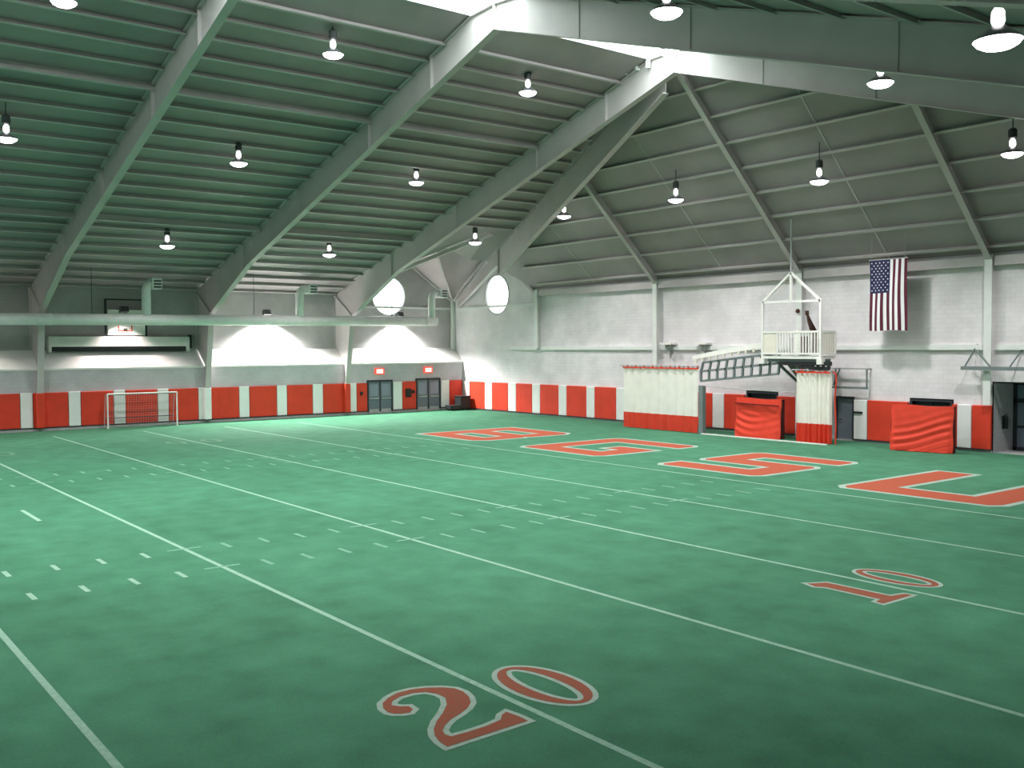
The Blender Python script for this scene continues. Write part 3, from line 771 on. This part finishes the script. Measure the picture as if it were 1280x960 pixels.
double_door('door_2', 36.52, 38.54, 2.30, 'right grey double door beside the corner')

def exit_sign(y, z, label):
    e = tag(empty('exit_sign', (XL, y, z)), label, 'exit sign', 'exit signs over the double doors')
    MB().box(XL+.0, XL+.10, y-.34, y+.34, z-.2, z+.2).build('housing', EXITRED, e)
    MB().box(XL+.10, XL+.112, y-.25, y+.25, z-.13, z+.13).build('lit_face', EXITWHITE, e)
    fc = bpy.data.curves.new('exit_text', 'FONT'); fc.body = 'EXIT'; fc.size = .24; fc.align_x = 'CENTER'; fc.align_y = 'CENTER'; fc.extrude = .004
    fc.materials.append(EXITRED)
    tf = bpy.data.objects.new('lettering', fc); me = bpy.data.meshes.new_from_object(tf); bpy.data.objects.remove(tf)
    t = bpy.data.objects.new('lettering', me); COL.objects.link(t); t.parent = e
    t.location = (.118, 0, 0); t.rotation_euler = (PI/2, 0, PI/2)
exit_sign(33.62, 2.86, 'glowing red exit sign above the left double door')
exit_sign(37.53, 2.88, 'glowing red exit sign above the right double door')

bn = tag(empty('equipment_bin', (-57.2, 39.6, 0)), 'dark bin standing in the far corner against the red pad', 'bin')
MB().box(-57.75, -56.95, 39.35, 40.2, .1, .95).build('body', DARK, bn, bevel=.05)
MB().box(-57.8, -56.9, 39.3, 40.25, .95, 1.02).build('lid', DARK, bn, bevel=.03)
MB().box(-57.7, -57.0, 38.5, 39.33, .1, .38).build('low_tray', DARK, bn, bevel=.03)
for x in (-57.6, -57.1):
    for y in (38.7, 40.0):
        m2 = MB(); m2.tube([(x-.03, y, .055), (x+.03, y, .055)], .055, 10); m2.build('wheel', DARK, bn)

# ------------------------------------------------------------------ soccer goal
gl = tag(empty('soccer_goal', (-57.6, 17.6, 0)), 'white framed soccer goal with thin net against the left wall pads', 'goal')
GX, GB, G0, G1, GH = -57.35, -58.1, 15.62, 19.5, 1.95
for y in (G0, G1): MB().tube([(GX, y, 0), (GX, y, GH)], .045, 8).build('post', WHITEP, gl)
MB().tube([(GX, G0, GH), (GX, G1, GH)], .04, 8).build('crossbar', WHITEP, gl)
for y in (G0, G1):
    MB().tube([(GX, y, .04), (GB, y, .04)], .025, 6).build('side_bar', GREYSTEEL, gl)
    MB().tube([(GX, y, GH), (GB+.3, y, GH-.05), (GB, y, .04)], .02, 6).build('back_stay', GREYSTEEL, gl)
MB().tube([(GB, G0, .55), (GB, G1, .55)], .025, 6).build('back_bar', DARK, gl)
MB().tube([(GB+.3, G0, GH-.08), (GB+.3, G1, GH-.08)], .015, 6).build('net_rope', DARK, gl)
m2 = MB()
def strand(p, q):
    m2.bar(p, q, .006, .006)
for k in range(28):
    y = G0 + (G1-G0)*k/27
    strand((GB+.3, y, GH-.08), (GB+.02, y, .1))
for k in range(14):
    z = .1 + (GH-.2)*k/13; x = GB + .02 + .28*k/13
    strand((x, G0, z), (x, G1, z))
o = m2.build('net', NET, gl); o['kind'] = 'stuff'

# ------------------------------------------------------------------ end wall doors
d3 = struct(empty('door_3', (-26.97, YE, 0)), 'plain grey single door right of the gathered curtain')
m2 = MB(); m2.box(-27.46, -27.37, YE-.06, YE+.08, 0, 2.08); m2.box(-26.57, -26.48, YE-.06, YE+.08, 0, 2.08); m2.box(-27.37, -26.57, YE-.06, YE+.08, 1.98, 2.08); m2.build('frame', DARKFRAME, d3)
lf = MB().box(-27.37, -26.57, YE, YE+.06, .02, 1.98).build('leaf', DOORC, d3)
m2 = MB(); m2.tube([(-27.25, YE, 1.0), (-27.25, YE-.07, 1.0), (-27.12, YE-.08, 1.0)], .02, 6); m2.build('handle', DARK, lf)
for nm, (a, b_), h, lb in (('door_4', DR4, 2.12, 'dark door opening behind the first draped mat'), ('door_5', DR5, 2.09, 'dark door opening behind the second draped mat')):
    d = struct(empty(nm, ((a+b_)/2, YE, 0)), lb)
    m2 = MB(); m2.box(a, a+.08, YE-.05, YE+.06, 0, h); m2.box(b_-.08, b_, YE-.05, YE+.06, 0, h); m2.box(a+.08, b_-.08, YE-.05, YE+.06, h-.08, h); m2.build('frame', DARKFRAME, d)
    xm = (a+b_)/2
    for p_, q_ in ((a+.08, xm-.02), (xm+.02, b_-.08)): MB().box(p_, q_, YE+.2, YE+.25, .02, h-.08).build('leaf', DARKFRAME, d)
d6 = struct(empty('door_6', (-18, 42.3, 0)), 'dark glazed door deep in the recess at the right photo edge')
m2 = MB()
for x in (-20.0, -18.75, -17.5, -16.2): m2.box(x, x+.16, 42.25, 42.4, 0, 2.9)
m2.box(-20, RO1, 42.25, 42.4, 2.02, 2.2); m2.box(-20, RO1, 42.25, 42.4, 2.78, 2.9); m2.box(-20, RO1, 42.25, 42.4, .0, .14); m2.box(-20, RO1, 42.27, 42.38, .95, 1.05)
m2.build('frame', DARKFRAME, d6)
for x in (-19.84, -18.59, -17.34):
    MB().box(x, x+1.09, 42.30, 42.34, .14, 2.02).build('pane', DOORG, d6)
    MB().box(x, x+1.09, 42.30, 42.34, 2.2, 2.78).build('transom_pane', DOORG, d6)
struct(MB().box(RO0, RO1, YE, 44.0, -.12, -.002).build('floor_recess', CURB))
struct(MB().box(RO0-.05, RO1+.05, 43.9, 44.0, 0, ROH).build('wall_recess', BLACKHOLE))
ex = tag(empty('fire_extinguisher', (-19.9, 41.5, 1)), 'dark extinguisher hung on the recess wall at far right', 'extinguisher')
m2 = MB(); m2.lathe([(.0, .0), (.085, .01), (.09, .05), (.09, .42), (.06, .49), (.025, .52), (.025, .56)], (-19.9, 41.45, .95), 14, cap1=True); m2.build('cylinder', DARK, ex, smooth=True)
m2 = MB(); m2.bar((-19.9, 41.4, 1.53), (-19.9, 41.58, 1.56), .03, .03); m2.tube([(-19.9, 41.45, 1.5), (-19.8, 41.55, 1.4), (-19.8, 41.56, 1.1)], .014, 6); m2.build('hose', DARK, ex)
MB().box(-19.995, -19.95, 41.3, 41.6, .95, 1.5).build('wall_bracket', DARK, ex)

# ------------------------------------------------------------------ curtains
def curtain(x0, x1, y0, y1, ztop, zsplit, label, folds, amp, nx=64):
    c = tag(empty('divider_curtain', ((x0+x1)/2, (y0+y1)/2, 0)), label, 'curtain', 'white and red divider curtains')
    def shape(za, zb, m, name, nz):
        mb = MB(); vs = []; fs = []
        for j in range(nz+1):
            z = za + (zb-za)*j/nz; h = z/ztop
            for i in range(nx+1):
                t = i/nx
                a = amp*(.55+.45*(1-h))
                off = a*(math.sin(2*PI*folds*t + .6*math.sin(7*t)) + .35*math.sin(2*PI*folds*2.3*t + 1 + h))
                vs.append((x0+(x1-x0)*t + .012*math.sin(40*t), y0+(y1-y0)*t + off - (.02 if m is CURTR else 0), z))
        for j in range(nz):
            for i in range(nx):
                k = j*(nx+1)+i; fs.append((k, k+1, k+nx+2, k+nx+1))
        mb.add(vs, fs); o = mb.build(name, m, c, smooth=True)
        s = o.modifiers.new('thick', 'SOLIDIFY'); s.thickness = .012; s.use_rim = False
    shape(zsplit-.02, ztop, CURTW, 'white_sheet', 10)
    shape(.03, zsplit, CURTR, 'red_skirt', 5)
    MB().tube([(x0-.25, y0-.02, ztop+.10), (x1+.1, y1-.02, ztop+.10)], .03, 8).build('rail', GREYSTEEL, c)
    MB().bar((x0, y0-amp-.01, ztop), (x1, y1-amp-.01, ztop), .02, .07).build('top_hem', CURTR, c)
    n = max(4, int((x1-x0)/.3))
    for k in range(n+1):
        t = k/n; x = x0+(x1-x0)*t; y = y0+(y1-y0)*t
        MB().box(x-.045, x+.045, y-.035, y+.035, ztop-.01, ztop+.15).build('hook', CURTR if k % 2 else GREYSTEEL, c)
    return c
curtain(-39.35, -33.95, 38.15, 38.15, 3.32, .86, 'wide white divider curtain with red skirt left of the railed platform', 9, .05)
curtain(-28.02, -26.22, 38.25, 38.35, 3.25, .90, 'narrow gathered white curtain with red skirt under the platform', 7, .10, 90)
tag(MB().box(-33.85, -33.58, 38.1, 38.35, 0, 2.46).build('upright_post', GREYRAIL), 'dark grey upright post beside the wide white curtain', 'post')
tag(MB().tube([(-33.95, 38.25, 2.46), (-31, 38.25, 2.33), (-28.0, 38.3, 2.30)], .02, 6).build('tie_cable', GREYSTEEL), 'thin sagging cable between the two curtains', 'cable')
tag(MB().box(-33.55, -26.2, 37.95, 38.07, 0, .05).build('floor_strip', WHITEP), 'thin white strip on the turf between the curtains', 'strip')
tag(MB().tube([(-26.2, 38.4, 3.3), (-26.02, 38.4, 3.2), (-26.0, 38.4, 2.9), (-26.08, 38.42, 2.0), (-26.02, 38.42, .9), (-26.04, 38.42, .02)], .035, 7).build('red_strap', CURTR), 'red strap hanging down the right edge of gathered curtain', 'strap')

# ------------------------------------------------------------------ draped mats
def mat_cover(x0, x1, y0, y1, h, fold, label, depth=.42):
    c = tag(empty('draped_mat', ((x0+x1)/2, (y0+y1)/2, 0)), label, 'mat', 'red draped landing mats')
    d = Vector((x1-x0, y1-y0, 0)); L = d.length; ux = d.normalized(); uy = Vector((-ux.y, ux.x, 0))
    nx, nz = 56, 40; vs = []; fs = []
    for j in range(nz+1):
        v = j/nz
        for i in range(nx+1):
            u = i/nx
            wv = fold(u, v)
            ed = min(1, min(u, 1-u)*14)
            lean = .12*v
            p = Vector((x0, y0, 0)) + ux*(L*u*(1-.0*v) + .02*math.sin(9*v)*(1 if u > .5 else -1)*(1-ed)) + uy*(lean - wv*ed + .05*(1-ed)) + Vector((0, 0, .02 + h*v + (.03*math.sin(7*u) if j == nz else 0)))
            vs.append(p)
    for j in range(nz):
        for i in range(nx):
            k = j*(nx+1)+i; fs.append((k, k+1, k+nx+2, k+nx+1))
    mb = MB(); mb.add(vs, fs); mb.build('front_cover', REDCLOTH, c, smooth=True)
    P = lambda u, w, z: Vector((x0, y0, 0)) + ux*(L*u) + uy*w + Vector((0, 0, z))
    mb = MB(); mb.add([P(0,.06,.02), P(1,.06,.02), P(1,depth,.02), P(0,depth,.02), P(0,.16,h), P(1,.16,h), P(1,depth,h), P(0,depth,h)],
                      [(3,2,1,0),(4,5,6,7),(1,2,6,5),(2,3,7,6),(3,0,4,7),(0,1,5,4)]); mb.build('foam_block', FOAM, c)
    return c
def fold1(u, v):
    s = 2*u-1
    q = v + .16*(1 - s*s)
    a = max(0, 1 - abs(v-.40)/.55)
    f = a*(.6+.4*math.sin(5*u+1))*.034*math.sin(2*PI*(q*5.4 + .12*math.sin(6*u)) + .6)
    f += .014*math.sin(2*PI*(3.2*u + 5*v))*max(0, 1-abs(v-.72)/.2)
    return f + .12*max(0, .5-v)
def fold2(u, v):
    q = v*1.3 - u*.42 + .05*math.sin(5*u)
    a = max(.08, 1 - abs(v - .18 - .42*u)/.42)
    return a*.026*math.sin(2*PI*q*4.6) + .010*math.sin(2*PI*(q*10+.3))*max(0, .7-v) + .05*max(0, .4-v)
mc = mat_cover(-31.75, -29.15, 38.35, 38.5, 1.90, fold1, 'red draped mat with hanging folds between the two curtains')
MB().bar((-31.72, 38.36, 1.66), (-29.2, 38.5, 1.60), .05, .06).build('dark_strap', mat('maroon_strap', (.2, .015, .02), .7, vary=.2), mc)
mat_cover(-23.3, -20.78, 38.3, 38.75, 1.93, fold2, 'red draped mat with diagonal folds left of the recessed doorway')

# ------------------------------------------------------------------ railed platform
pf = tag(empty('railed_platform', (-28.3, 38.9, 3.9)), 'white railed platform with gabled tube frame below the ridge rafter', 'platform')
PX0, PX1, PY0, PY1 = -29.92, -26.7, 38.2, 39.3
for x in (PX0, PX1):
    for y in (PY0,): MB().bar((x, y, 3.85), (x, y, 6.53), .10, .10).build('post', WHITEP, pf)
for y in (PY0,):
    MB().bar((PX0, y, 6.54), (PX1, y, 6.50), .10, .10).build('top_bar', WHITEP, pf)
for y in (PY0,):
    m2 = MB(); m2.bar((PX0, y, 6.54), (-28.31, y, 7.85), .10, .10); m2.build('gable_bar', WHITEP, pf)
    m2 = MB(); m2.bar((PX1, y, 6.50), (-28.31, y, 7.85), .10, .10); m2.build('gable_bar', WHITEP, pf)
    MB().bar((-28.31, y, 6.52), (-28.31, y, 7.85), .10, .10).build('king_post', WHITEP, pf)
    MB().bar((-28.31, y, 7.85), (-28.31, y, roof_e(PY0)-.2), .07, .07).build('hanger', GREYSTEEL, pf)
for x in (PX0, PX1): MB().bar((x, PY1, 3.9), (x, PY1, 5.1), .09, .09).build('back_post', WHITEP, pf)
MB().box(PX0, PX1, PY0, PY1, 3.86, 4.0).build('deck', WHITEP, pf)
MB().box(PX0+.2, PX1-.15, PY0+.1, PY1-.1, 3.70, 3.86).build('deck_beam', GREYRAIL, pf)
for nm, z in (('top_rail', 5.11), ('bottom_rail', 4.10)):
    for p_, q_ in (((PX0, PY0, z), (PX1, PY0, z)), ((PX0, PY1, z), (PX1, PY1, z)), ((PX1, PY0, z), (PX1, PY1, z))):
        MB().bar(p_, q_, .07, .09).build(nm, WHITEP, pf)
MB().box(PX0+.05, PX0+.78, PY0-.015, PY0+.015, 4.12, 5.08).build('solid_panel', CREAM, pf)
MB().box(PX1-.02, PX1+.02, PY0+.1, PY1-.05, 4.12, 5.06).build('solid_panel', CREAM, pf)
for k in range(15):
    x = -29.05 + .157*k
    MB().bar((x, PY0, 4.1), (x, PY0, 5.1), .065, .05).build('baluster', WHITEP, pf)
for k in range(5):
    y = PY0 + .18*(k+1)
    MB().bar((PX1, y, 4.1), (PX1, y, 5.1), .05, .05).build('baluster', WHITEP, pf)
MB().box(-28.1, -27.85, PY0-.02, PY0+.03, 4.0, 5.2).build('gate_stile', WHITEP, pf)
for x in (PX0, PX1): MB().box(x-.14, x+.14, PY0-.1, PY0+.14, 3.62, 3.88).build('foot', WHITEP, pf)
m2 = MB(); m2.box(-29.0, -26.26, PY0+.05, PY0+.25, 3.56, 3.74); m2.box(-27.9, -26.3, PY0+.05, PY0+.2, 3.36, 3.52)
for k in range(6): m2.box(-27.8+.28*k, -27.7+.28*k, PY0+.07, PY0+.18, 3.5, 3.58)
m2.build('support_beam', DARK, pf)
# braces down to the wall under the platform
for x in (-29.2, -28.3):
    MB().bar((x, PY0+.3, 3.6), (x+.1, YE-.05, 2.3), .10, .10).build('knee_brace', GREYRAIL, pf)
MB().prism([(-29.35, 39.2, 3.66), (-27.95, 39.2, 3.66), (-28.1, 40.3, 2.1), (-28.75, 40.3, 2.1)], (0, .05, .05)).build('shadow_panel', GREYRAIL, pf)  # dark panel added in the shape of the platform's shadow
bg = tag(empty('strapped_bundle', (-27.4, 38.9, 4)), 'dark brown slanted bundle leaning behind the white platform railing', 'bundle')
MB().tube([(-28.1, 39.15, 5.95), (-27.9, 39.05, 5.6), (-27.65, 39.0, 5.15), (-27.5, 38.95, 4.7), (-27.5, 38.95, 4.05)], [.05, .10, .15, .16, .14], 10).build('roll', BROWN, bg, smooth=True)
MB().box(-28.1, -27.75, 38.6, 38.85, 4.02, 4.9).build('box', BROWN, bg)
MB().box(-28.9, -28.4, 38.8, 39.2, 4.02, 4.85).build('crate', GREYSTEEL, bg)
m2 = MB(); m2.tube([(-28.1, 39.15, 5.9), (-28.12, 39.15, 6.1)], .09, 10); m2.build('knob', BROWN, bg)
sm = tag(MB().lathe([(0, -.11), (.08, -.08), (.11, 0), (.08, .08), (0, .11)], (-29.35+.0, YE-.44, 6.15), 14).build('column_fixture', BROWN, None, smooth=True), 'small round dark fixture on the column behind the platform', 'fixture')

# sloping lattice gangway left of the platform
gw = tag(empty('lattice_gangway', (-31.5, 38.5, 3.4)), 'sloping dark lattice with white rail running up to the railed platform', 'gangway')
tops = lambda t: Vector((-33.8 + 4.7*t, 38.4, 3.62 + .58*t - .1*t*t))
mids = lambda t: Vector((-33.95 + 4.85*t, 38.4, 3.17 + .48*t))
bots = lambda t: Vector((-33.95 + 4.8*t, 38.4, 2.68 + .46*t))
for fn in (tops, mids, bots):
    m2 = MB()
    for k in range(8): m2.bar(fn(k/8), fn((k+1)/8), .10, .11)
    m2.build('chord', GREYRAIL, gw)
for k in range(10):
    t = k/9
    MB().bar(tops(t), mids(t), .10, .10, (0,1,0)).build('upright', GREYRAIL, gw)
    MB().bar(mids(t), bots(t), .10, .10, (0,1,0)).build('upright', GREYRAIL, gw)
rail = lambda t: Vector((-34.5 + 4.6*t, 38.35, 3.86 + .85*t - .14*t*t))
m2 = MB(); m2.add(*(lambda n: ([v for k in range(n+1) for v in (rail(k/n)+Vector((0,0,-.10-.10*k/n)), rail(k/n)+Vector((0,0,.10)), rail(k/n)+Vector((0,.12,.10)), rail(k/n)+Vector((0,.12,-.10-.10*k/n)))],
     [(4*k+a, 4*k+(a+1) % 4, 4*k+4+(a+1) % 4, 4*k+4+a) for k in range(n) for a in range(4)]))(12)); m2.build('white_rail', WHITEP, gw)
for k in range(9):
    t = .06 + .1*k
    p = rail(t)
    MB().box(p.x-.05, p.x+.05, 38.27, 38.36, p.z-.32, p.z-.12).build('hook', CREAM, gw)

# small fixtures on the girt
for x, lab in ((-38.0, 'small white flat topped fixture on the girt beside the curtain column'), (-35.5, 'small white flat topped fixture on the girt above the curtain edge')):
    f = tag(empty('girt_fixture', (x, YE-.2, 4.4)), lab, 'fixture', 'small girt fixtures')
    MB().box(x-.45, x+.45, YE-.55, YE-.002, 4.55, 4.66).build('plate', WHITEP, f)
    m2 = MB(); m2.bar((x-.2, YE-.35, 4.55), (x, YE-.2, 4.15), .06, .06); m2.bar((x+.2, YE-.35, 4.55), (x, YE-.2, 4.15), .06, .06); m2.build('struts', GREYSTEEL, f)
    MB().box(x-.08, x+.08, YE-.3, YE-.12, 4.02, 4.2).build('body', GREYSTEEL, f)

# wall racks
rk = tag(empty('wall_rack', (-26.5, 40.3, 3)), 'grey rectangular wall rack right of the gathered curtain', 'rack')
MB().box(-27.5, -25.6, 40.2, 40.3, 2.46, 2.56).build('lower_bar', GREYRAIL, rk)
MB().box(-27.5, -25.63, 40.2, 40.26, 3.36, 3.42).build('upper_bar', GREYSTEEL, rk)
for x in (-27.3, -25.66): MB().bar((x, 40.25, 2.5), (x, 40.25, 3.4), .06, .06).build('upright', GREYRAIL, rk)
for x in (-27.3, -25.66): MB().bar((x, 40.25, 3.38), (x, YE, 3.38), .05, .05).build('wall_arm', GREYRAIL, rk)
MB().bar((-27.4, 40.22, 2.6), (-27.05, 40.22, 3.38), .05, .05).build('diagonal', GREYRAIL, rk)
wb = tag(empty('wall_frame', (-19.5, 40.0, 3.5)), 'grey folded hoop support bar on the wall at the right edge', 'support')
MB().box(-21.1, -18.0, 39.95, 40.1, 3.43, 3.58).build('long_bar', GREYRAIL, wb)
for p_, q_ in (((-20.95, 40.02, 3.58), (-20.7, YE-.02, 4.5)), ((-20.45, 40.02, 4.2), (-19.9, 40.02, 3.58)), ((-19.1, 40.02, 3.58), (-18.85, YE-.02, 4.3)), ((-20.7, YE-.05, 4.3), (-20.4, 40.02, 4.15))):
    MB().bar(p_, q_, .05, .05).build('strut', GREYRAIL, wb)

# ------------------------------------------------------------------ flag
fg = tag(empty('hanging_flag', (-24.1, 39.5, 8.2)), 'large stars and stripes flag hung vertically before the end wall', 'flag')
FX0, FW, FZ1, FH, FY = -25.05, 1.80, 8.22, 3.1, 39.45
def fpos(u, v, off=0):
    return (FX0 + FW*u + (.02*math.sin(5*v+3*u) - .04*v*v*(1 if u < .2 else 0)*0), FY + .05*math.sin(2*PI*2.2*u + 1.2*v)*(.3+.7*v) - off, FZ1 - FH*v - .02*math.sin(8*u)*v)
mb = MB(); nx, nz = 52, 30; vs = []; fs = []; mi = []
for j in range(nz+1):
    for i in range(nx+1): vs.append(fpos(i/nx, j/nz))
for j in range(nz):
    for i in range(nx):
        k = j*(nx+1)+i; fs.append((k, k+nx+1, k+nx+2, k+1))
        s = i//4
        mi.append(2 if (s < 7 and (j+.5)/nz < .467) else (0 if s % 2 == 0 else 1))
mb.v = vs; mb.f = fs; mb.m = mi
o = mb.build('cloth', [FLAGR, FLAGW, FLAGB], fg, smooth=True)
mb = MB()
for c in range(9):
    for r in range(11):
        if (c + r) % 2: continue
        cu = (c+1)/10*(7/13); cv = (r+1)/12*.467
        if (c + r) % 2 == 0:
            pts = []
            for k in range(10):
                rr = .042 if k % 2 == 0 else .018; a = PI/2 + k*PI/5
                x, y, z = fpos(cu, cv, .012); pts.append((x + rr*math.cos(a), y, z + rr*math.sin(a)))
            mb.poly(pts)
mb.build('stars', FLAGW, fg)['kind'] = 'stuff'
MB().tube([(FX0-.05, FY, FZ1+.02), (FX0+FW+.05, FY, FZ1+.02)], .02, 8).build('pole', GREYSTEEL, fg)
for x in (FX0+.1, FX0+FW-.1): MB().tube([(x, FY, FZ1), (x, FY, roof_e(FY)-.02)], .008, 5).build('cord', GREYSTEEL, fg)
